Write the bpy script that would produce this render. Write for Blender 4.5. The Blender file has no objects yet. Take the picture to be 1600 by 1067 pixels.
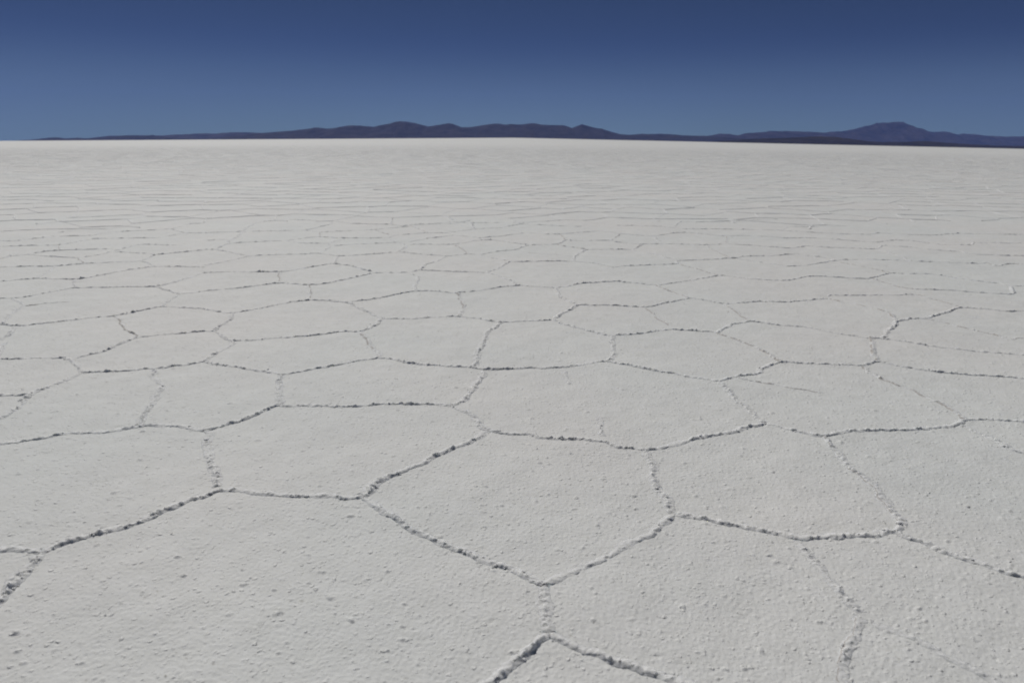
import bpy, math
import numpy as np
from mathutils import Vector, Matrix, geometry

scene = bpy.context.scene
COL = scene.collection
RNG = np.random.default_rng(7)

# ------------------------------------------------------------------ noise
def _hash(ix, iy, seed):
    h = (ix.astype(np.int64) * 374761393 + iy.astype(np.int64) * 668265263 + seed * 1442695041) & 0xFFFFFFFF
    h = ((h ^ (h >> 13)) * 1274126177) & 0xFFFFFFFF
    h = (h ^ (h >> 16)) & 0xFFFFFFFF
    return h.astype(np.float64) / 4294967295.0

def vnoise(x, y, seed=0):
    """smooth gradient noise, roughly -1..1"""
    x = np.asarray(x, float); y = np.asarray(y, float)
    ix = np.floor(x); iy = np.floor(y)
    fx = x - ix; fy = y - iy
    u = fx * fx * fx * (fx * (fx * 6 - 15) + 10)
    v = fy * fy * fy * (fy * (fy * 6 - 15) + 10)
    def g(ox, oy):
        a = _hash(ix + ox, iy + oy, seed) * 2 * np.pi
        return np.cos(a) * (fx - ox) + np.sin(a) * (fy - oy)
    n0 = g(0, 0) * (1 - u) + g(1, 0) * u
    n1 = g(0, 1) * (1 - u) + g(1, 1) * u
    return (n0 * (1 - v) + n1 * v) * 1.5

def fbm(x, y, seed=0, octaves=4, gain=0.5):
    t = 0; a = 1.0; f = 1.0
    for o in range(octaves):
        t = t + a * vnoise(x * f, y * f, seed + 17 * o)
        a *= gain; f *= 2.03
    return t

def sstep(a, b, x):
    t = np.clip((x - a) / (b - a), 0, 1)
    return t * t * (3 - 2 * t)

# ------------------------------------------------------------------ mesh helpers
def mesh_object(name, verts, quads, mat, smooth=True):
    me = bpy.data.meshes.new(name)
    n = len(verts); m = len(quads)
    me.vertices.add(n)
    me.vertices.foreach_set('co', np.asarray(verts, np.float32).ravel())
    q = np.asarray(quads, np.int32)
    k = q.shape[1]
    me.loops.add(m * k)
    me.loops.foreach_set('vertex_index', q.ravel())
    me.polygons.add(m)
    me.polygons.foreach_set('loop_start', np.arange(0, m * k, k, dtype=np.int32))
    me.polygons.foreach_set('loop_total', np.full(m, k, np.int32))
    me.update(calc_edges=True)
    me.polygons.foreach_set('use_smooth', np.full(len(me.polygons), smooth, bool))
    me.materials.append(mat)
    o = bpy.data.objects.new(name, me)
    COL.objects.link(o)
    return o

def tag(o, label=None, cat=None, kind=None, group=None):
    if label: o['label'] = label
    if cat: o['category'] = cat
    if kind: o['kind'] = kind
    if group: o['group'] = group
    return o

# ------------------------------------------------------------------ the lie of the land
CROWN = 0.0134          # the flat falls away this gently to either side
def ground_z(x):
    return -CROWN * (np.sqrt(x * x + 2500.0) - 50.0)

# ------------------------------------------------------------------ camera
CAM_H = 1.60
F = 1066.7              # focal length in pixels of a 1600-pixel-wide frame (24 mm on 36 mm)
PITCH = math.atan(318.0 / F)
ROLL = 0.0078
cam = bpy.data.cameras.new('camera')
cam.lens = 24.0; cam.sensor_width = 36.0
cam.clip_start = 0.05; cam.clip_end = 400000.0
camo = bpy.data.objects.new('camera', cam); COL.objects.link(camo)
R = Matrix.Rotation(math.radians(90) - PITCH, 3, 'X') @ Matrix.Rotation(ROLL, 3, 'Z')
camo.matrix_world = Matrix.Translation((0, 0, CAM_H)) @ R.to_4x4()
scene.camera = camo
cam.dof.use_dof = True
cam.dof.focus_distance = 4.2
cam.dof.aperture_fstop = 3.2
RN = np.array(R)

def ray(px, py):
    px = np.asarray(px, float); py = np.asarray(py, float)
    d = np.stack([(px - 800.0) / F, -(py - 533.5) / F, -np.ones_like(px)], -1)
    return d @ RN.T

def on_ground(px, py):
    """where the traced crack vertex lies on the salt"""
    d = ray(px, py)
    z = np.zeros(len(d))
    for _ in range(6):
        t = (z - CAM_H) / d[:, 2]
        z = ground_z(d[:, 0] * t)
    return d[:, :2] * t[:, None]

# ------------------------------------------------------------------ the crack pattern of the near salt
# each line: strength of the ridge, then its course
CRACKS = [l.split() for l in """
.7 0,561 60,559.5 104,559 115,563 123,573 128,582
1 115,560 160,549 184,538 220,526 236,525 260,522 320,517 335,517
.5 217,525 202,519 188,506 186,498 178,494
1 0,507 20,508 40,509 100,501 140,497 178,494 188,492 220,485 258,479 320,482.5 340,486 364,489
.6 258,479 258,474 280,460
1 245,448 266,455 280,459 296,458 320,454.5 392,448 432,442 446,442 470,445 490,445 520,441 548,435 584,426 640,426
1 245,448 200,448 120,450 108,451 58,460 40,464 20,466 0,466
.8 20,466 32,472 38,477 20,490 8,498 4,506
.3 38,478 64,475 108,472
.8 26,510 12,524 0,531
.7 8,534 5,540 1,548 -4,556 -6,561
1 245,448 272,441 306,430 320,426 368,425 438,425 480,418 518,412 544,415 580,424
.35 438,425 436,431 438,440
.4 483,446 485,456 484,468
1 364,489 404,482 424,477 460,471 488,469 516,470 546,473 560,480 578,489 598,498
.9 546,472 584,467 640,456 660,454 714,458 748,454 784,448 814,446 852,449 868,450
.7 364,489 360,498 338,513 336,517
.9 335,517 350,528 362,533
1 362,533 388,531 448,527 496,523 532,518 564,518 586,509 598,498
.9 598,498 640,498 680,496 718,494 752,498 768,502 784,503
.9 362,533 362,538 350,545 330,556 320,565
1 128,582 172,581 200,579 246,575 290,570 320,564
1 320,565 340,570 372,573 396,578 430,584 440,586 492,576 556,564 592,559 610,560 640,567 684,571 716,574 736,573 752,577
.5 564,518 580,540 590,550 592,558
.7 440,587 432,600 437,617 435,633
1 225,665 252,665 278,665 300,670 318,672 350,665 375,657 400,648 420,637 437,633
1 437,633 450,635 510,633 560,635 595,631 650,630 675,632 707,633
.75 707,633 725,625 740,607 755,585 757,579
1 752,577 784,576 830,574 850,576 884,574 906,570 948,563 980,570 1012,577 1062,585 1122,596
1 1122,596 1155,587 1182,584 1192,574 1207,569 1225,565 1295,569 1347,571 1370,564 1432,576 1475,582 1520,585 1600,591 1640,594
.55 1220,566 1204,554 1184,543 1164,535 1136,526 1120,520
1 1120,520 1098,518 1072,516 1050,514 1020,518 992,521 960,524
1 948,524 920,516 888,509 862,500
1 960,524 948,524
1 862,500 816,501 784,503
.8 784,503 780,506 768,516 758,524 755,534 746,550 746,564 742,572
.7 957,525 956,530 958,544 956,558 950,563
.6 868,450 872,458 880,467 892,472 902,476
1 866,498 884,486 902,477 924,477 960,477.5 980,478 1006,480 1016,479 1036,474 1080,466
.5 714,458 717,460 720,470 726,480 720,488 718,494
1 868,450 906,443 960,439.5 986,442 1024,445
.5 1024,445 1046,454 1064,460 1080,466
.9 1080,466 1108,470 1134,475 1180,471 1220,472 1250,470 1280,467 1292,466
.35 1006,480 1014,485 1026,496 1046,508
.25 1134,475 1150,488 1168,499
1 1120,520 1126,516 1146,506 1170,502 1210,507 1256,510 1280,515 1316,522 1354,528 1362,527 1378,528 1416,534 1450,540 1520,548 1600,555 1640,559
.55 1362,527 1362,540 1366,556 1370,564
1.2 1378,528 1390,516 1396,510 1400,503 1424,498 1444,498 1472,490 1490,484 1502,480 1540,483 1576,487 1600,486 1640,488
.45 1444,498 1480,505 1516,515 1550,522 1584,531 1586,527 1600,529 1640,531
.5 1292,466 1324,473 1340,476 1368,482 1388,488 1400,500
.9 1292,463 1298,461 1356,462 1404,461 1432,460
.4 1432,460 1448,465 1466,469 1488,476 1502,480
.9 1028,445 1048,443 1072,439 1098,435 1126,430 1170,436 1224,439 1240,437 1260,432 1280,432 1354,436 1364,434 1378,430 1392,426 1420,428 1452,428 1480,432 1520,438 1560,443 1578,446 1582,447 1600,447 1640,448
.35 1364,436 1392,444 1408,449 1428,452
.8 1428,452 1496,454 1524,457 1576,460 1584,458 1580,448
.9 0,439.6 26,437 56,435 84,436 118,437 138,433.6 184,425 240,416 320,417.6
.7 118,437 114,442 118,449
.9 0,418 50,416 86,416 132,412 184,410 220,408 242,398 320,391
.6 220,408 232,411 242,416
.7 242,397 214,395 180,394
1 0,405 20,400 44,398 70,393 100,391 176,389
.8 44,398 76,401 124,403 156,398 180,392 212,383 230,382 290,384
.8 0,385.6 40,384 90,383 120,378 148,373 226,372 244,372 294,364 320,364
.5 90,383 91,389
.8 0,376 20,377 80,370 144,368 170,363 212,361 268,358 288,364
.7 268,358 296,350 320,349
.6 80,370 88,364 120,360
.7 0,362 36,360 80,358 168,358 200,353 220,348
.6 86,416 78,424 60,433
.4 132,412 122,404
.8 320,415 352,409 390,400
.8 320,390 336,390 358,394 390,400 440,398 496,396 528,400 574,398 616,394 640,395
.8 336,390 350,383 360,380 448,376 468,373 496,370 532,372 606,372
.6 360,380 356,376 370,371 378,364 384,357 400,348 416,346 456,343 516,346
.6 320,376 356,374
.8 320,364 378,362 434,361 476,360 516,351 518,347
.7 476,360 500,363 584,359 640,354
.5 500,363 501,370
.6 448,376 470,380 512,381 538,373
.6 512,381 516,385 500,396
.7 522,384 616,379 640,378
.7 606,372 608,371 616,368 640,366
.6 610,375 624,379 637,384 632,388 620,394
.6 528,400 520,412
.5 584,359 608,367
.9 640,396 696,400 730,397 752,398 768,394 806,390 826,383 870,382 882,376 960,376
.8 696,400 688,406 664,414 658,421
.9 640,425 656,422 700,424 760,426 776,420 796,409 894,408 924,411 960,418
.8 760,426 784,433 808,445 814,446
.6 640,426 654,434 650,446 648,454
.7 752,398 768,403 792,407 796,409
.45 816,394 896,401
.8 896,408 898,400 916,390 960,390
.4 870,382 880,385 916,389
.8 640,382 708,382 744,376 768,375 806,380 826,383
.5 708,382 720,388 728,393 730,397
.8 640,378 672,372 712,368 736,370 748,372 784,369 818,364 852,366 876,366 934,361 960,364
.7 640,366 668,364 696,364 712,368
.7 696,364 742,358 784,356 816,364
.7 784,356 812,350 872,353 910,354
.7 640,351 708,350 742,357
.5 640,352 668,363
.6 708,350 736,344
.5 876,366 884,375
.9 960,378 1000,382 1036,381 1104,383 1136,381 1180,384 1230,388 1240,388 1260,384 1280,386 1356,389 1368,389
.8 960,390 988,390 1002,383
.7 988,390 1000,394 1020,397 1058,407
.9 1060,407 1100,406 1144,404 1160,401 1212,399 1246,397 1280,402 1300,405 1306,408
.7 1144,404 1178,408 1230,416 1248,416 1280,411 1314,406 1352,405 1420,408
.9 1430,409 1452,409 1536,412 1540,410
.9 1058,407 1058,412 972,416 960,417
.5 1058,412 1076,417 1098,423 1114,428 1126,430
.3 1104,383 1112,390 1140,402
.8 960,365 1016,369 1030,368 1048,365 1070,363 1130,369 1168,368 1228,372 1266,372 1290,373 1340,377 1366,379 1384,377 1398,375 1418,376 1446,379 1470,382 1490,383 1518,383 1520,379 1580,380 1600,380 1640,381
.5 955,376 960,371 968,367
.3 1020,370 1032,378
.3 1136,369 1135,380
.8 960,352 1036,354 1068,358 1100,358 1176,359 1218,360 1280,364 1356,367 1372,364 1400,366 1452,368 1496,365 1600,367
.6 1054,354 1062,347 1140,347 1180,344 1218,342
.6 1220,360 1232,354 1280,355
.9 1368,389 1380,384 1420,386 1460,391 1496,393 1528,398 1600,400 1640,401
.4 1314,410 1356,418 1392,426
.5 1540,410 1556,416 1576,412 1600,413
.3 1370,390 1386,394 1410,402 1424,408
1 -40,700 0,694 45,687 110,677 160,675 225,666
.6 240,577 239,587 255,605 235,632 220,660 225,665
1 125,584 110,591 72,606 45,616 32,631 17,645 0,655 -30,668
1 -30,618 0,618 32,617 45,616
.7 318,672 327,677 322,695 328,720 333,740 338,760
1.1 345,765 325,772 287,785 262,795 237,807 212,820 160,830 112,847 65,862
1.1 340,766 362,767 400,770 430,772 480,776 530,777 535,780 560,777 568,775
1.1 568,775 575,770 590,755 607,745 640,730 655,726 682,710 730,694 745,685 762,672
.8 707,635 732,646 755,667 762,672
1 762,672 800,677 825,679 857,685 907,685 932,689 955,695 975,701 1000,702 1020,704 1035,697 1050,695 1085,687 1132,676 1195,661
.7 1122,597 1127,600 1142,617 1150,630 1165,637 1180,651 1192,660
1 1195,661 1207,662 1225,667 1255,675 1287,682 1300,680 1315,676 1350,672 1420,671 1465,667 1495,665 1510,655 1550,656 1600,660 1640,663
.7 1500,664 1507,667 1537,680 1557,690 1582,704 1600,708 1640,722
.45 1347,571 1355,580 1385,594 1432,612 1465,629 1480,634 1497,645 1510,656
.5 1290,682 1292,687 1310,707 1330,730 1355,750 1372,767 1380,787 1400,810 1405,822 1399,830
.75 1010,703 1002,707 1012,715 1022,740 1022,755 1035,770 1042,780 1045,795 1050,802
1 1055,802 1075,805 1100,812 1137,819 1185,827 1243,840 1275,840 1334,836 1372,834 1388,829 1399,830 1423,842 1450,850 1490,869 1550,888 1577,897 1600,902 1650,915
.9 1050,805 1035,821 1010,837 980,850 960,864 942,874 917,884 900,889 872,907 850,910 847,916
1 565,778 590,794 620,812 640,824 660,835 700,855 735,866 755,876 797,890 830,903 847,914
.75 847,912 847,935 845,955 855,970 857,988
1.1 858,990 842,1002 817,1017 800,1036 785,1050 765,1067 735,1092
1.1 858,990 877,999 912,1012 947,1027 975,1037 1007,1050 1040,1057 1065,1067 1120,1092
1 -40,862 0,859 25,858 45,861 62,863
1.1 60,867 40,892 27,910 10,925 0,936 -40,980
.3 1243,840 1254,863 1286,896 1313,925 1345,957
.5 1345,963 1334,984 1324,995 1317,1035 1317,1067 1312,1100
.3 1359,972 1410,990 1431,1000 1469,1017 1507,1038 1570,1072
.22 884,580 882,592 892,600
.22 936,652 940,670 942,682
.22 1150,590 1200,599 1240,606 1287,614
""".strip().splitlines()]

PATHS = []   # (strength, Nx2 ground points, near?)
for l in CRACKS:
    p = np.array([[float(v) for v in q.split(',')] for q in l[1:]])
    PATHS.append((float(l[0]) * 0.7 + 0.3, on_ground(p[:, 0], p[:, 1]), True))

# the same pattern carried on over the rest of the flat: Voronoi cells of about 1.4 m
def in_traced(p):
    """inside the ground patch whose cracks are listed above"""
    d = np.stack([p[:, 0], p[:, 1], ground_z(p[:, 0]) - CAM_H], -1) @ RN
    zz = np.where(d[:, 2] < -1e-3, -d[:, 2], 1e-3)
    x = 800 + F * d[:, 0] / zz
    y = 533.5 - F * d[:, 1] / zz
    return (d[:, 2] < -1e-3) & (x > -15) & (x < 1615) & (y > 352 + 6 * np.sin(x / 90.0)) & (y < 1075)

def voronoi_edges(s, RMIN, RMAX):
    n = int(RMAX / s) + 2
    gx, gy = np.meshgrid(np.arange(-n, n + 1), np.arange(-6, int(n * 1.16) + 1))
    x = (gx + 0.5 * (gy % 2)) * s
    y = gy * s * 0.866
    x = x + RNG.uniform(-0.42, 0.42, x.shape) * s
    y = y + RNG.uniform(-0.42, 0.42, y.shape) * s
    x = x.ravel(); y = y.ravel()
    r = np.hypot(x, y)
    az = np.abs(np.arctan2(x, y))
    keep = ((az < 0.80) & (r < RMAX) & (r > RMIN)) | (r < 9 - RMIN)
    x = x[keep]; y = y[keep]
    out = geometry.delaunay_2d_cdt([Vector((a, b)) for a, b in zip(x, y)], [], [], 0, 1e-6)
    pts = np.array([v[:] for v in out[0]]); tri = np.array(out[2])
    A, B, C = pts[tri[:, 0]], pts[tri[:, 1]], pts[tri[:, 2]]
    d = 2 * (A[:, 0] * (B[:, 1] - C[:, 1]) + B[:, 0] * (C[:, 1] - A[:, 1]) + C[:, 0] * (A[:, 1] - B[:, 1]))
    a2 = (A ** 2).sum(1); b2 = (B ** 2).sum(1); c2 = (C ** 2).sum(1)
    cc = np.stack([(a2 * (B[:, 1] - C[:, 1]) + b2 * (C[:, 1] - A[:, 1]) + c2 * (A[:, 1] - B[:, 1])) / d,
                   (a2 * (C[:, 0] - B[:, 0]) + b2 * (A[:, 0] - C[:, 0]) + c2 * (B[:, 0] - A[:, 0])) / d], -1)
    nt_ = len(tri)
    ed = np.sort(np.concatenate([tri[:, [0, 1]], tri[:, [1, 2]], tri[:, [2, 0]]]), 1)
    key = ed[:, 0].astype(np.int64) * len(pts) + ed[:, 1]
    own = np.tile(np.arange(nt_), 3)
    o = np.argsort(key, kind='stable')
    same = np.nonzero(key[o][1:] == key[o][:-1])[0]
    E = np.stack([own[o][same], own[o][same + 1]], -1)
    P, Q = cc[E[:, 0]], cc[E[:, 1]]
    ln = np.hypot(*(P - Q).T)
    ok = (ln < 1.9 * s) & (ln > 0.03) & (np.hypot(*P.T) < RMAX + 2)
    return P[ok], Q[ok]

VP, VQ = voronoi_edges(1.24, 0.0, 185.0)
VP2, VQ2 = voronoi_edges(2.9, 184.0, 640.0)     # past there only every second ridge shows
_k = np.minimum(np.hypot(*VP2.T), np.hypot(*VQ2.T)) > 180
VP2, VQ2 = VP2[_k], VQ2[_k]
vs = RNG.uniform(0.7, 1.15, len(VP))
vs[RNG.random(len(VP)) < 0.07] *= 0.5
ia, ib, im = in_traced(VP), in_traced(VQ), in_traced((VP + VQ) / 2)
for k in range(len(VP)):
    if ia[k] and ib[k]: continue
    a, b = VP[k], VQ[k]
    if ia[k] or ib[k]:
        if im[k]: continue
        if ia[k]: a = (a + b) / 2
        else: b = (a + b) / 2
    PATHS.append((vs[k], np.array([a, b]), False))

# ------------------------------------------------------------------ materials
def new_mat(name):
    m = bpy.data.materials.new(name); m.use_nodes = True
    nt = m.node_tree
    b = nt.nodes['Principled BSDF']
    return m, nt, b

def add(nt, typ, **kw):
    n = nt.nodes.new(typ)
    for k, v in kw.items():
        if k.startswith('_'):
            setattr(n, k[1:], v)
        else:
            n.inputs[k].default_value = v
    return n

def noise_node(nt, vec, scale, detail=3.0, rough=0.5):
    n = add(nt, 'ShaderNodeTexNoise', Scale=scale, Detail=detail, Roughness=rough)
    nt.links.new(vec, n.inputs['Vector'])
    return n.outputs['Fac']

def ramp(nt, fac, stops):
    r = nt.nodes.new('ShaderNodeValToRGB')
    e = r.color_ramp.elements
    while len(e) < len(stops): e.new(0.5)
    for s, (p, c) in zip(e, stops):
        s.position = p; s.color = c if len(c) == 4 else (*c, 1)
    nt.links.new(fac, r.inputs['Fac'])
    return r.outputs['Color']

def mix(nt, a, b, fac, blend='MIX'):
    n = nt.nodes.new('ShaderNodeMix'); n.data_type = 'RGBA'; n.blend_type = blend
    for s, v in ((6, a), (7, b), (0, fac)):
        if hasattr(v, 'is_linked') or hasattr(v, 'links'): nt.links.new(v, n.inputs[s])
        else: n.inputs[s].default_value = v if s == 0 else (*v, 1)
    return n.outputs[2]

def salt_material(name, base, tint):
    m, nt, b = new_mat(name)
    geo = nt.nodes.new('ShaderNodeNewGeometry')
    P = geo.outputs['Position']
    # broad faint tints of the crust: pinkish and greenish white
    c1 = ramp(nt, noise_node(nt, P, 0.42, 2.0), [(0.36, base), (0.64, tint)])
    tone = ramp(nt, noise_node(nt, P, 1.15, 2.0), [(0.3, (0.95, 0.955, 0.96)), (0.7, (1.0, 1.0, 1.0))])
    c1 = mix(nt, c1, tone, 1.0, 'MULTIPLY')
    fine = ramp(nt, noise_node(nt, P, 9.0, 5.0, 0.6), [(0.25, (0.93, 0.93, 0.92)), (0.7, (1, 1, 1))])
    col = mix(nt, c1, fine, 1.0, 'MULTIPLY')
    # sparse dirt specks
    sp = ramp(nt, noise_node(nt, P, 42.0, 2.0, 0.5), [(0.24, (0.80, 0.79, 0.77)), (0.33, (1, 1, 1))])
    col = mix(nt, col, sp, 1.0, 'MULTIPLY')
    nt.links.new(col, b.inputs['Base Color'])
    b.inputs['Roughness'].default_value = 0.75
    b.inputs['Specular IOR Level'].default_value = 0.25
    g1 = noise_node(nt, P, 65.0, 3.0, 0.6)
    g2 = noise_node(nt, P, 240.0, 2.0, 0.6)
    # little lumps of crust a centimetre or two across, sparse and uneven
    def lumps(scale, lo, hi):
        wn = add(nt, 'ShaderNodeTexNoise', Scale=scale * 1.3, Detail=2.0)
        nt.links.new(P, wn.inputs['Vector'])
        wv = add(nt, 'ShaderNodeVectorMath', _operation='MULTIPLY_ADD')
        nt.links.new(wn.outputs['Color'], wv.inputs[0])
        wv.inputs[1].default_value = (0.9 / scale,) * 3
        nt.links.new(P, wv.inputs[2])
        vo = add(nt, 'ShaderNodeTexVoronoi', Scale=scale)
        nt.links.new(wv.outputs[0], vo.inputs['Vector'])
        bump = add(nt, 'ShaderNodeMapRange', _interpolation_type='SMOOTHSTEP')
        nt.links.new(vo.outputs['Distance'], bump.inputs['Value'])
        bump.inputs['From Min'].default_value = 0.10; bump.inputs['From Max'].default_value = 0.42
        bump.inputs['To Min'].default_value = 1.0; bump.inputs['To Max'].default_value = 0.0
        sepc = nt.nodes.new('ShaderNodeSeparateColor')
        nt.links.new(vo.outputs['Color'], sepc.inputs[0])
        pick = add(nt, 'ShaderNodeMapRange')
        nt.links.new(sepc.outputs[0], pick.inputs['Value'])
        pick.inputs['From Min'].default_value = lo; pick.inputs['From Max'].default_value = hi
        mu = add(nt, 'ShaderNodeMath', _operation='MULTIPLY')
        nt.links.new(bump.outputs[0], mu.inputs[0]); nt.links.new(pick.outputs[0], mu.inputs[1])
        return mu.outputs[0]
    b0 = add(nt, 'ShaderNodeBump', Strength=1.0, Distance=0.0040)
    nt.links.new(lumps(40.0, 0.62, 1.0), b0.inputs['Height'])
    b00 = add(nt, 'ShaderNodeBump', Strength=1.0, Distance=0.0021)
    nt.links.new(lumps(75.0, 0.5, 1.0), b00.inputs['Height'])
    nt.links.new(b0.outputs['Normal'], b00.inputs['Normal'])
    b1 = add(nt, 'ShaderNodeBump', Strength=0.36, Distance=0.005)
    nt.links.new(g1, b1.inputs['Height'])
    nt.links.new(b00.outputs['Normal'], b1.inputs['Normal'])
    b2 = add(nt, 'ShaderNodeBump', Strength=0.5, Distance=0.0025)
    nt.links.new(g2, b2.inputs['Height'])
    nt.links.new(b1.outputs['Normal'], b2.inputs['Normal'])
    nt.links.new(b2.outputs['Normal'], b.inputs['Normal'])
    return m

M_SALT = salt_material('salt_crust', (0.757, 0.772, 0.757), (0.773, 0.768, 0.750))
M_RIDGE = salt_material('salt_ridge_crust', (0.735, 0.75, 0.745), (0.75, 0.745, 0.735))

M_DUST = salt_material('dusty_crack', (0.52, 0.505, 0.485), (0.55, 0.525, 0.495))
# salt crystals let light through
_b = M_RIDGE.node_tree.nodes['Principled BSDF']
_b.inputs['Subsurface Weight'].default_value = 1.0
_b.inputs['Subsurface Radius'].default_value = (1.0, 1.0, 0.95)
_b.inputs['Subsurface Scale'].default_value = 0.014

# ------------------------------------------------------------------ salt flat: one sheet from underfoot to the horizon
def build_ground():
    a_f = np.linspace(-0.80, 0.80, 1040)
    a_b = np.linspace(0.80, 2 * np.pi - 0.80, 150)[1:-1]
    az = np.concatenate([a_f, a_b])
    r1 = np.exp(np.arange(np.log(1.0), np.log(22.0), 0.0022))
    r2 = [r1[-1]]
    g = 1.0022
    while r2[-1] < 52000:
        g = min(g * 1.012, 1.06)
        r2.append(r2[-1] * g)
    r = np.concatenate([r1, r2[1:]])
    AZ, RR = np.meshgrid(az, r)
    X = RR * np.sin(AZ); Y = RR * np.cos(AZ)
    Z = ground_z(X)
    near = RR[:, 0] < 26
    x = X[near]; y = Y[near]
    fade = 1 - sstep(8, 25, RR[near])
    front = (np.abs(AZ[near]) < 0.80)
    d = 0.004 * fbm(x * 3.1, y * 3.1, 3, 3)
    n = vnoise(x * 26, y * 26, 11) * 0.7 + vnoise(x * 55, y * 55, 12) * 0.5
    blot = 0.5 + 0.5 * np.clip(fbm(x * 2.2, y * 2.2, 40, 2), -1, 1)
    d += fade * front * (0.004 * blot * sstep(0.45, 0.85, n) - 0.003 * sstep(0.5, 0.9, -n))
    d += fade * front * 0.0013 * fbm(x * 60, y * 60, 21, 2)
    # small scattered lumps of crust
    for cell, ox, prob, hgt, sd in ((0.085, 0.0, 0.10, 0.006, 70), (0.061, 0.03, 0.22, 0.0045, 90)):
        gx = (x + ox) / cell + 0.35 * vnoise(x * 3, y * 3, sd + 7); gy = (y + ox) / cell + 0.35 * vnoise(x * 3, y * 3, sd + 8)
        ix = np.floor(gx); iy = np.floor(gy)
        h = lambda k: _hash(ix, iy, sd + k)
        cx = 0.5 + 0.36 * (h(1) - 0.5); cy = 0.5 + 0.36 * (h(2) - 0.5)
        rad = 0.06 + 0.11 * h(3)
        ux = (gx - ix - cx) / (rad * (1 + 0.8 * h(4))); uy = (gy - iy - cy) / rad
        rr = np.sqrt(ux * ux + uy * uy) + 0.45 * vnoise(x * 130, y * 130, sd + 9)
        d += fade * front * np.where(h(5) < prob * (0.5 + blot), (0.4 + 0.8 * h(6)) * hgt * (1 - sstep(0.35, 1.05, rr)), 0)
    Z[near] += d
    nr, na = X.shape
    V = np.stack([X, Y, Z], -1).reshape(-1, 3)
    i = np.arange(nr - 1)[:, None] * na
    j = np.arange(na)[None, :]
    j2 = (j + 1) % na
    Q = np.stack([i + j, i + na + j, i + na + j2, i + j2], -1).reshape(-1, 4)[:, ::-1]
    # the round patch right below the camera
    ring = np.arange(0, na)
    c = len(V)
    V = np.concatenate([V, [[0, 0, 0.0]]])
    fan = np.stack([np.full(na // 2, c), ring[0:2 * (na // 2):2], ring[1:2 * (na // 2):2], np.roll(ring, -2)[0:2 * (na // 2):2]], -1)[:, ::-1]
    Q = np.concatenate([Q, fan])
    return mesh_object('salt_flat', V, Q, M_SALT)
tag(build_ground(), 'vast white salt flat split into polygon plates', 'ground', 'structure')

# ------------------------------------------------------------------ the crusty ridges along the cracks
def smooth_path(p, step):
    """resample a course at a step, rounding its corners a little"""
    seg = np.hypot(*np.diff(p, axis=0).T)
    s = np.concatenate([[0], np.cumsum(seg)])
    n = max(3, int(s[-1] / step) + 1)
    t = np.linspace(0, s[-1], n)
    q = np.stack([np.interp(t, s, p[:, 0]), np.interp(t, s, p[:, 1])], -1)
    k = int(min(n // 4, max(1, 0.05 / step)))
    if k > 1 and n > 8:
        ext = np.concatenate([np.repeat(q[:1], k, 0), q, np.repeat(q[-1:], k, 0)])
        w = np.ones(2 * k + 1) / (2 * k + 1)
        sm = np.stack([np.convolve(ext[:, c], w, 'valid') for c in (0, 1)], -1)
        e = np.minimum(np.arange(n), np.arange(n)[::-1]) / k
        e = np.clip(e, 0, 1)[:, None]
        q = q * (1 - e) + sm * e
    return q, t

# cross-sections, from the steep lip to the gentle back of the ridge, in ridge widths and heights
PROF_NEAR = np.array([(-2.1, -9), (-1.65, 0.05), (-1.38, 0.22), (-1.02, 0.50), (-0.62, 0.80), (-0.18, 1.0), (0.2, 0.95), (0.65, 0.74), (1.1, 0.46), (1.6, 0.22), (2.1, 0.07), (2.7, -9)])
PROF_FAR = np.array([(-1.9, -9), (-1.15, 0.42), (-0.3, 1.0), (0.45, 0.95), (1.7, -9)])

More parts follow.
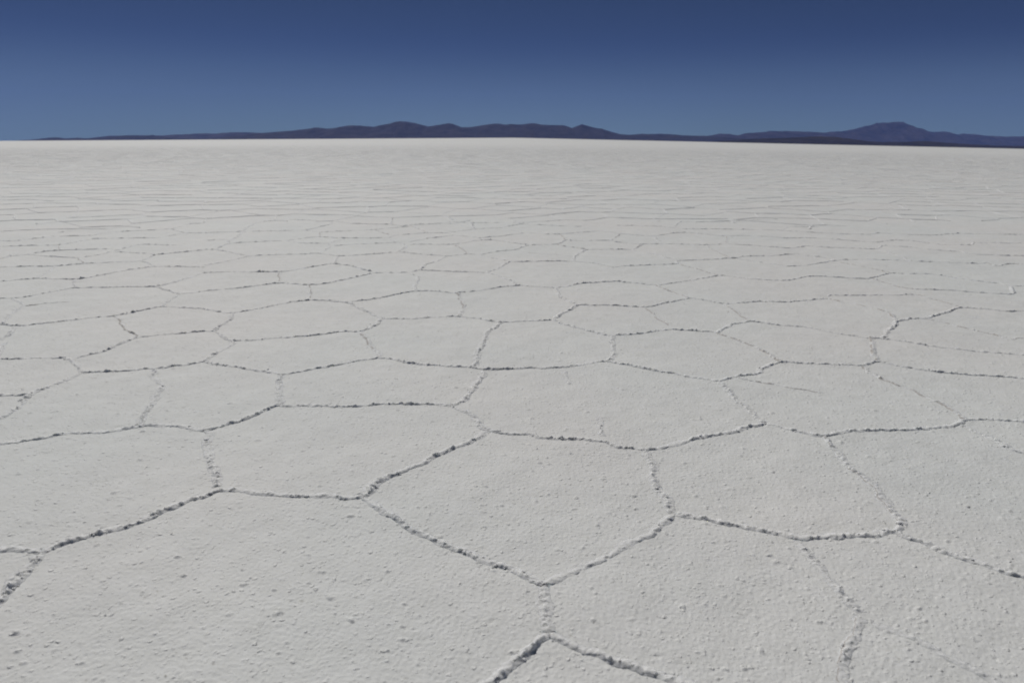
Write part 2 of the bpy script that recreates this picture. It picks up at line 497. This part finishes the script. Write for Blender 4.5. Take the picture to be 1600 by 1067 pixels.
def build_ridges(paths, near, straight=None):
    cols = [[] for _ in range(8)]
    starts = []
    count = 0
    if straight is not None:
        P, Q_, st_ = straight
        k = len(P)
        u = np.linspace(0, 1, 4)
        q = (P[:, None] + (Q_ - P)[:, None] * u[None, :, None]).reshape(-1, 2)
        ln = np.hypot(*(Q_ - P).T)
        nr = np.stack([-(Q_ - P)[:, 1], (Q_ - P)[:, 0]], -1) / ln[:, None]
        nr *= np.where((nr * P).sum(1) < 0, -1, 1)[:, None]
        t = (ln[:, None] * u).ravel()
        cols[0].append(q); cols[1].append(t); cols[2].append(np.repeat(nr, 4, 0))
        cols[3].append(np.tile([0., 1, 1, 0], k)); cols[4].append(np.repeat(np.arange(k) * 31.7, 4))
        cols[5].append(np.repeat(st_, 4)); cols[6].append(np.hypot(*q.T))
        starts += [(4 * i, 4) for i in range(k)]; count = 4 * k
    for idx, st, p, dist in paths:
        step = max(0.0042, 0.0013 * dist) if near else min(0.0035 * dist, 0.40)
        q, t = smooth_path(p, step)
        n = len(q)
        tan = np.gradient(q, axis=0)
        tan /= np.maximum(np.hypot(*tan.T), 1e-9)[:, None]
        nor = np.stack([-tan[:, 1], tan[:, 0]], -1)
        # the plate that rides up over its neighbour: mostly the farther one here
        if (np.dot(nor[n // 2], q[n // 2]) < 0) != (st < 0.62 and RNG.random() < 0.3):
            nor = -nor
        endf = np.clip(np.minimum(t, t[-1] - t) / 0.05, 0, 1)
        for c, v in zip(cols, (q, t, nor, endf, np.full(n, 31.7 * idx), np.full(n, st), np.full(n, dist))):
            c.append(v)
        starts.append((count, n)); count += n
    q, t, nor, endf, off, st, dist = [np.concatenate(c) for c in cols[:7]]
    zero = t * 0
    if near:
        wob = 0.014 * fbm(t * 5 + off, zero + 1.3, 5, 4, 0.6)
    else:
        wob = 0.030 * vnoise(t * 2.2 + off, zero + 0.4, 5)
    q = q + nor * (wob * endf)[:, None]
    lump = fbm(t * 15 + off, zero + 7.7, 6, 3, 0.6)
    slow = vnoise(t * 3.1 + off, zero + 2.2, 9)
    H = st * 0.0100 * np.clip(0.78 + (0.15 if near else 0.3) * lump + (0.5 if near else 0.2) * slow, 0.08, 2.1)
    knob = sstep(0.62, 0.95, vnoise(t * 7 + off, zero + 9.1, 19))
    H = H * (1 + (0.6 if near else 0.4) * knob)
    gap = 0.6 + 0.8 * sstep(0.0, 0.5, vnoise(t * 9 + off, zero + 5.5, 13) + 0.15)
    H = np.where(st < 0.65, H * gap, H)
    W = (0.007 + 0.006 * st) * np.clip(0.95 + 0.5 * vnoise(t * 11 + off, zero + 3.1, 8) + 0.4 * knob, 0.45, 1.8)
    if not near:
        H = np.clip(H, 0.010 * st, None) * (1.15 - 0.90 * sstep(45, 180, dist)) * (1 - 0.75 * sstep(220, 640, dist))
        W = W * (1.3 + 0.4 * sstep(150, 260, dist))
    # ridges across the wind (north to south) are broader, broken into knobs
    broken = sstep(0.72, 0.95, np.abs(nor[:, 0]))
    W = W * (0.9 + 0.35 * broken); H = H * (1 + (0.05 if near else -0.35) * broken)
    if near: H = H * np.clip(endf * 4, 0.06, 1)
    prof = PROF_NEAR if near else PROF_FAR
    lo = prof[:, 0]; bury = prof[:, 1] < -1; lh = np.where(bury, 0, prof[:, 1])
    X = q[:, 0][:, None] + nor[:, 0][:, None] * (W[:, None] * lo)
    Y = q[:, 1][:, None] + nor[:, 1][:, None] * (W[:, None] * lo)
    Zr = H[:, None] * lh
    if near:
        Zr = Zr * np.clip(1 + 0.75 * fbm(X * 17, Y * 17, 51, 3, 0.6), 0.1, 2.2)
        l2 = vnoise(X * 45, Y * 45, 31) * 0.55 + vnoise(X * 110, Y * 110, 32) * 0.45
        Zr = Zr * (1 + (0.75 + 0.9 * broken[:, None]) * l2) + 0.002 * np.clip(l2, -0.5, 1) * (lh > 0.05)
        amp = np.minimum(1, st)[:, None] * 0.0055
        core = (lh > 0.1)
        dx = vnoise(X * 48, Y * 48 + Zr * 50, 34) * amp * core
        dy = vnoise(X * 48, Y * 48 + Zr * 50, 35) * amp * core
        X = X + dx; Y = Y + dy
    Zr[:, bury] = -0.007
    Z = ground_z(X) + Zr
    if near:
        Z = Z + 0.004 * fbm(X * 3.1, Y * 3.1, 3, 3)
    m = len(lo)
    V = np.stack([X, Y, Z], -1).reshape(-1, 3)
    ok = np.ones(count, bool)
    for s0, n in starts: ok[s0 + n - 1] = False
    i = np.nonzero(ok)[0][:, None] * m; j = np.arange(m - 1)[None, :]
    Q = np.stack([i + j, i + m + j, i + m + j + 1, i + j + 1], -1).reshape(-1, 4)
    # weak joints are open hairline cracks with dust in them rather than ridges
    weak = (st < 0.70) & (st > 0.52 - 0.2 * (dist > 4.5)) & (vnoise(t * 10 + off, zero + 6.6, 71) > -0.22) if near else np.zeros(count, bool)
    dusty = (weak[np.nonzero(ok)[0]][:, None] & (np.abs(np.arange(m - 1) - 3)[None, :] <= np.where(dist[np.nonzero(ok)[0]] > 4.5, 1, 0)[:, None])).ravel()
    if near:
        # crumbs and nodules of salt grown on and beside the ridges
        wgt = np.where(dist < 8, st ** 1.5 * (0.35 + sstep(-0.2, 0.6, vnoise(t * 4 + off, zero + 4.4, 61))), 0)
        N = 1800
        pick = RNG.choice(count, N, p=wgt / wgt.sum())
        side = np.where(RNG.random(N) < 0.6, RNG.normal(-0.9, 0.8, N), RNG.normal(0.8, 1.6, N))
        cx = q[pick] + nor[pick] * (W[pick] * side)[:, None] + RNG.normal(0, 0.003, (N, 2))
        rad = np.exp(RNG.normal(-5.85, 0.38, N)) * (1 + 0.05 * dist[pick]) * np.where(np.abs(side) < 1.2, 1.15, 0.8)
        rad = np.minimum(rad, 0.008)
        base_h = H[pick] * np.interp(side, [-1.7, -1.0, -0.2, 0.6, 1.6, 2.4], [0, 0.5, 0.95, 0.7, 0.2, 0])
        # a rounded cube of 26 points
        g = np.array([(x, y, z) for x in (-1, 0, 1) for y in (-1, 0, 1) for z in (-1, 0, 1) if (x, y, z) != (0, 0, 0)], float)
        idx = {tuple(p.astype(int)): k for k, p in enumerate(g)}
        fq = []
        for ax in range(3):
            for sg in (-1, 1):
                for a in (-1, 0):
                    for b in (-1, 0):
                        c = []
                        for da, db in ((0, 0), (1, 0), (1, 1), (0, 1)):
                            p = [0, 0, 0]; p[ax] = sg; p[(ax + 1) % 3] = a + da; p[(ax + 2) % 3] = b + db
                            c.append(idx[tuple(p)])
                        fq.append(c if sg > 0 else c[::-1])
        unit = g / np.linalg.norm(g, axis=1)[:, None]
        rot = RNG.uniform(0, 2 * np.pi, N)
        sc = rad[:, None] * RNG.uniform(0.7, 1.35, (N, 3)) * np.array([1.2, 1.2, 0.75])
        B = unit[None] * (1 + 0.28 * RNG.normal(0, 1, (N, 26, 1)).clip(-1.5, 1.5))
        B = B * sc[:, None, :]
        bx = B[..., 0] * np.cos(rot)[:, None] - B[..., 1] * np.sin(rot)[:, None] + cx[:, :1]
        by = B[..., 0] * np.sin(rot)[:, None] + B[..., 1] * np.cos(rot)[:, None] + cx[:, 1:]
        bz = B[..., 2] + (ground_z(cx[:, 0]) + 0.004 * fbm(cx[:, 0] * 3.1, cx[:, 1] * 3.1, 3, 3) + base_h + 0.15 * rad)[:, None]
        NV = np.stack([bx, by, bz], -1).reshape(-1, 3)
        NQ = (np.array(fq)[None] + (np.arange(N) * 26)[:, None, None]).reshape(-1, 4) + len(V)
        V = np.concatenate([V, NV]); Q = np.concatenate([Q, NQ])
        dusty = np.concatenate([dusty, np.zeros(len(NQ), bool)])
    return V, Q, dusty

NEAR_P, FAR_P = [], []
for idx, (st, p, traced) in enumerate(PATHS):
    dist = max(1.2, float(np.hypot(*p.T).min()))
    if dist < 60: (NEAR_P if dist < 14 else FAR_P).append((idx, st, p, dist))
SP = [(p[0], p[1], st) for st, p, traced in PATHS if np.hypot(*p.T).min() >= 60]
SP_P = np.concatenate([[a[0] for a in SP], VP2]); SP_Q = np.concatenate([[a[1] for a in SP], VQ2])
SP_S = np.concatenate([[a[2] for a in SP], RNG.uniform(0.45, 1.1, len(VP2))])
RV1, RQ1, RD1 = build_ridges(NEAR_P, True)
RV2, RQ2, RD2 = build_ridges(FAR_P, False, (SP_P, SP_Q, SP_S))
print('ridge verts', len(RV1), len(RV2))
RV = [RV1, RV2]; RQ = [RQ1, RQ2 + len(RV1)]
ridges = mesh_object('salt_ridge_network', np.concatenate(RV), np.concatenate(RQ), M_RIDGE)
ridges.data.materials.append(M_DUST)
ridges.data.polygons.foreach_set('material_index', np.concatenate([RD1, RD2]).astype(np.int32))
tag(ridges, 'crusty white salt ridges outlining the polygons of the salt flat', 'salt ridges', 'stuff')

# ------------------------------------------------------------------ hills and mountains on the far shore
def hill_material(name, dark, light):
    m, nt, b = new_mat(name)
    geo = nt.nodes.new('ShaderNodeNewGeometry')
    P = geo.outputs['Position']
    c = ramp(nt, noise_node(nt, P, 0.0011, 6.0, 0.6), [(0.32, dark), (0.62, light)])
    nt.links.new(c, b.inputs['Base Color'])
    b.inputs['Roughness'].default_value = 0.95
    b.inputs['Specular IOR Level'].default_value = 0.05
    return m
M_HILL = hill_material('hill_scrub', (0.016, 0.015, 0.018), (0.045, 0.038, 0.037))
M_FAR = hill_material('mountain_rock', (0.018, 0.017, 0.020), (0.065, 0.054, 0.052))

def hills(name, label, D, line, mat, depth, cat, seed, rough=1.0, slope=0.0):
    """a range standing D metres away: crest heights follow the line, flanks run down to the salt on both sides"""
    line = np.array(line, float)
    n = 420
    px = np.linspace(line[0, 0], line[-1, 0], n)
    py = np.interp(px, line[:, 0], line[:, 1])
    d = ray(px, py)
    t = D / d[:, 1]
    cx = d[:, 0] * t
    top = CAM_H + d[:, 2] * t
    H = np.maximum(top - ground_z(cx), 0)
    H = H + 0.03 * H * fbm(cx / 420.0, cx * 0 + seed, seed, 4, 0.6) * rough
    m = 45
    v = np.linspace(-1, 1, m)
    CX, VV = np.meshgrid(cx, v, indexing='ij')
    HH = np.repeat(H[:, None], m, 1)
    wobble = fbm(CX / (depth * 0.55), VV * 0 + 3.3, seed + 5, 3) * depth * 0.22 * (1 - np.abs(VV))
    Yc = D + VV * depth + wobble
    prof = (1 - np.abs(VV)) ** 1.25
    spur = fbm(CX / (depth * 0.16) + 0.6 * VV, Yc / (depth * 0.5), seed + 9, 5, 0.55)
    rel = np.clip(1 + 0.75 * rough * spur * np.abs(VV) ** 0.7 - 0.12 * np.abs(VV), 0.0, 1.25)
    cap = 0.5 + 0.5 * prof          # keeps flank knolls below the crest
    Z = np.minimum(HH * prof * rel, HH * np.minimum(1, 0.15 + prof))
    Zs = ground_z(CX) + Z
    Zs[:, 0] = ground_z(CX[:, 0]) - 3; Zs[:, -1] = ground_z(CX[:, -1]) - 3
    V = np.stack([CX, Yc, Zs], -1).reshape(-1, 3)
    i = np.arange(n - 1)[:, None] * m; j = np.arange(m - 1)[None, :]
    Q = np.stack([i + j, i + m + j, i + m + j + 1, i + j + 1], -1).reshape(-1, 4)
    return tag(mesh_object(name, V, Q, mat), label, cat, 'structure')

hills('hill_range', 'long dark blue range of rounded hills across the middle of the horizon', 30000,
      [(330, 217), (380, 211), (400, 209.3), (440, 207.2), (470, 203), (491, 199.3), (505, 201), (525, 200), (545, 197), (560, 196.5), (575, 198),
       (585, 198.5), (595, 195.5), (605, 193.5), (615, 191), (625, 190), (640, 191), (650, 193), (660, 196), (670, 197.5), (685, 195.5),
       (700, 192.3), (710, 195), (720, 199), (735, 199), (750, 196.5), (765, 194), (775, 193), (785, 194.5), (800, 194), (815, 195),
       (830, 193), (838, 193.3), (850, 195.5), (880, 196.3), (888, 199.5), (892, 201), (898, 198), (908, 194.3), (920, 198), (930, 200),
       (940, 201), (955, 205.5), (970, 210), (985, 211), (1000, 209.3), (1010, 210.3), (1030, 209.3), (1050, 210), (1070, 212),
       (1100, 212.5), (1140, 215.5), (1200, 217.5), (1260, 223.5)], M_HILL, 4300, 'hills', 3)
hills('low_ridge', 'low dark brown ridge in front of the flat topped mountain on the right', 15000,
      [(1130, 221), (1180, 217), (1240, 215.3), (1275, 213.5), (1300, 214), (1320, 217), (1350, 221), (1375, 222.3), (1400, 222), (1450, 221),
       (1490, 223.5), (1520, 226), (1560, 228), (1600, 228.5), (1680, 229), (1760, 234)], M_HILL, 1600, 'hills', 11, 0.7)
hills('mountain_range', 'pale blue mountain with a broad flat top rising on the right of the horizon', 41000,
      [(1060, 216), (1090, 213.5), (1110, 212), (1125, 209), (1140, 210), (1152, 212), (1165, 208.5), (1195, 206.5), (1200, 205), (1215, 205.5), (1230, 205),
       (1260, 206), (1285, 207.5), (1300, 206.5), (1315, 205), (1325, 205), (1335, 201.5), (1350, 197), (1362, 193.5), (1375, 192.5),
       (1390, 191.5), (1405, 190.3), (1412, 191.5), (1422, 197), (1435, 202), (1450, 206.5), (1465, 206), (1480, 209), (1500, 210.5),
       (1520, 209), (1535, 209.5), (1550, 212), (1580, 214), (1600, 213), (1640, 214), (1700, 226)], M_FAR, 5200, 'mountain', 23)
hills('low_hill', 'low dark hills at the left end of the horizon', 29000,
      [(52, 220.5), (60, 219.3), (70, 217), (80, 215.5), (90, 215), (100, 217), (115, 216), (125, 215.5), (135, 216.5), (150, 215.5), (165, 214.5),
       (175, 213.5), (190, 212), (205, 212.5), (220, 213), (235, 212), (243, 211), (250, 214), (275, 215.5), (330, 218)], M_HILL, 1800, 'hills', 31)
hills('far_ridge', 'faint pale blue ridge behind the low hills on the left', 40000,
      [(140, 219), (165, 214), (172, 212.5), (185, 212.5), (200, 211.5), (250, 212), (290, 210.5), (320, 209), (345, 209), (365, 207), (385, 207),
       (400, 208), (420, 207.5), (440, 206), (460, 206.5), (500, 210), (540, 216)], M_FAR, 4000, 'hills', 43)

# ------------------------------------------------------------------ air
def haze():
    s = 56000.0; z0, z1 = -1700.0, 3200.0
    V = [(x, y, z) for z in (z0, z1) for y in (-s, s) for x in (-s, s)]
    Q = [(0, 2, 3, 1), (4, 5, 7, 6), (0, 1, 5, 4), (2, 6, 7, 3), (0, 4, 6, 2), (1, 3, 7, 5)]
    m = bpy.data.materials.new('air'); m.use_nodes = True
    nt = m.node_tree; nt.nodes.clear()
    out = nt.nodes.new('ShaderNodeOutputMaterial')
    v = add(nt, 'ShaderNodeVolumePrincipled', Density=HAZE, Anisotropy=0.0)
    v.inputs['Color'].default_value = (0.20, 0.31, 0.80, 1)
    nt.links.new(v.outputs['Volume'], out.inputs['Volume'])
    o = mesh_object('haze', V, Q, m, False)
    tag(o, 'thin blue air over the whole salt flat', 'haze', 'stuff')
HAZE = 1.0e-5
if HAZE > 0: haze()

# ------------------------------------------------------------------ sky and sun
SUN_EL, SUN_AZ = math.radians(47), math.radians(-26)     # ahead of the camera, to the left
world = bpy.data.worlds.new('World'); scene.world = world
world.use_nodes = True
nt = world.node_tree
bg = nt.nodes['Background']
sky = nt.nodes.new('ShaderNodeTexSky')
sky.sky_type = 'NISHITA'; sky.sun_disc = False
sky.sun_elevation = SUN_EL; sky.sun_rotation = SUN_AZ % (2 * math.pi)
sky.altitude = 3650.0; sky.air_density = 0.2; sky.dust_density = 0.3; sky.ozone_density = 5.0
tint = mix(nt, sky.outputs['Color'], (1.0, 1.0, 0.97), 1.0, 'MULTIPLY')
# the sky pales to a grey teal over the last few degrees above the horizon
tc = nt.nodes.new('ShaderNodeTexCoord')
sep = nt.nodes.new('ShaderNodeSeparateXYZ'); nt.links.new(tc.outputs['Generated'], sep.inputs[0])
mr = add(nt, 'ShaderNodeMapRange', _interpolation_type='SMOOTHSTEP')
nt.links.new(sep.outputs['Z'], mr.inputs['Value'])
mr.inputs['From Min'].default_value = -0.03; mr.inputs['From Max'].default_value = 0.13
mr.inputs['To Min'].default_value = 0.85; mr.inputs['To Max'].default_value = 0.0
pale = mix(nt, tint, (2.9, 4.45, 4.5), mr.outputs[0])
nt.links.new(pale, bg.inputs['Color'])
bg.inputs['Strength'].default_value = 0.053

sun = bpy.data.lights.new('sun', 'SUN')
sun.energy = 3.0; sun.angle = math.radians(0.53); sun.color = (1.0, 0.97, 0.925)
so = bpy.data.objects.new('sun', sun); COL.objects.link(so)
dirv = Vector((math.sin(SUN_AZ) * math.cos(SUN_EL), math.cos(SUN_AZ) * math.cos(SUN_EL), math.sin(SUN_EL)))
so.rotation_euler = dirv.to_track_quat('Z', 'Y').to_euler()
so.location = (0, 0, 30)

# ------------------------------------------------------------------ render settings
scene.view_settings.view_transform = 'Standard'
scene.view_settings.look = 'None'
scene.view_settings.exposure = -0.10
scene.view_settings.gamma = 1.0
scene.cycles.filter_width = 1.9
scene.cycles.max_bounces = 5
scene.cycles.diffuse_bounces = 3
scene.cycles.volume_bounces = 1
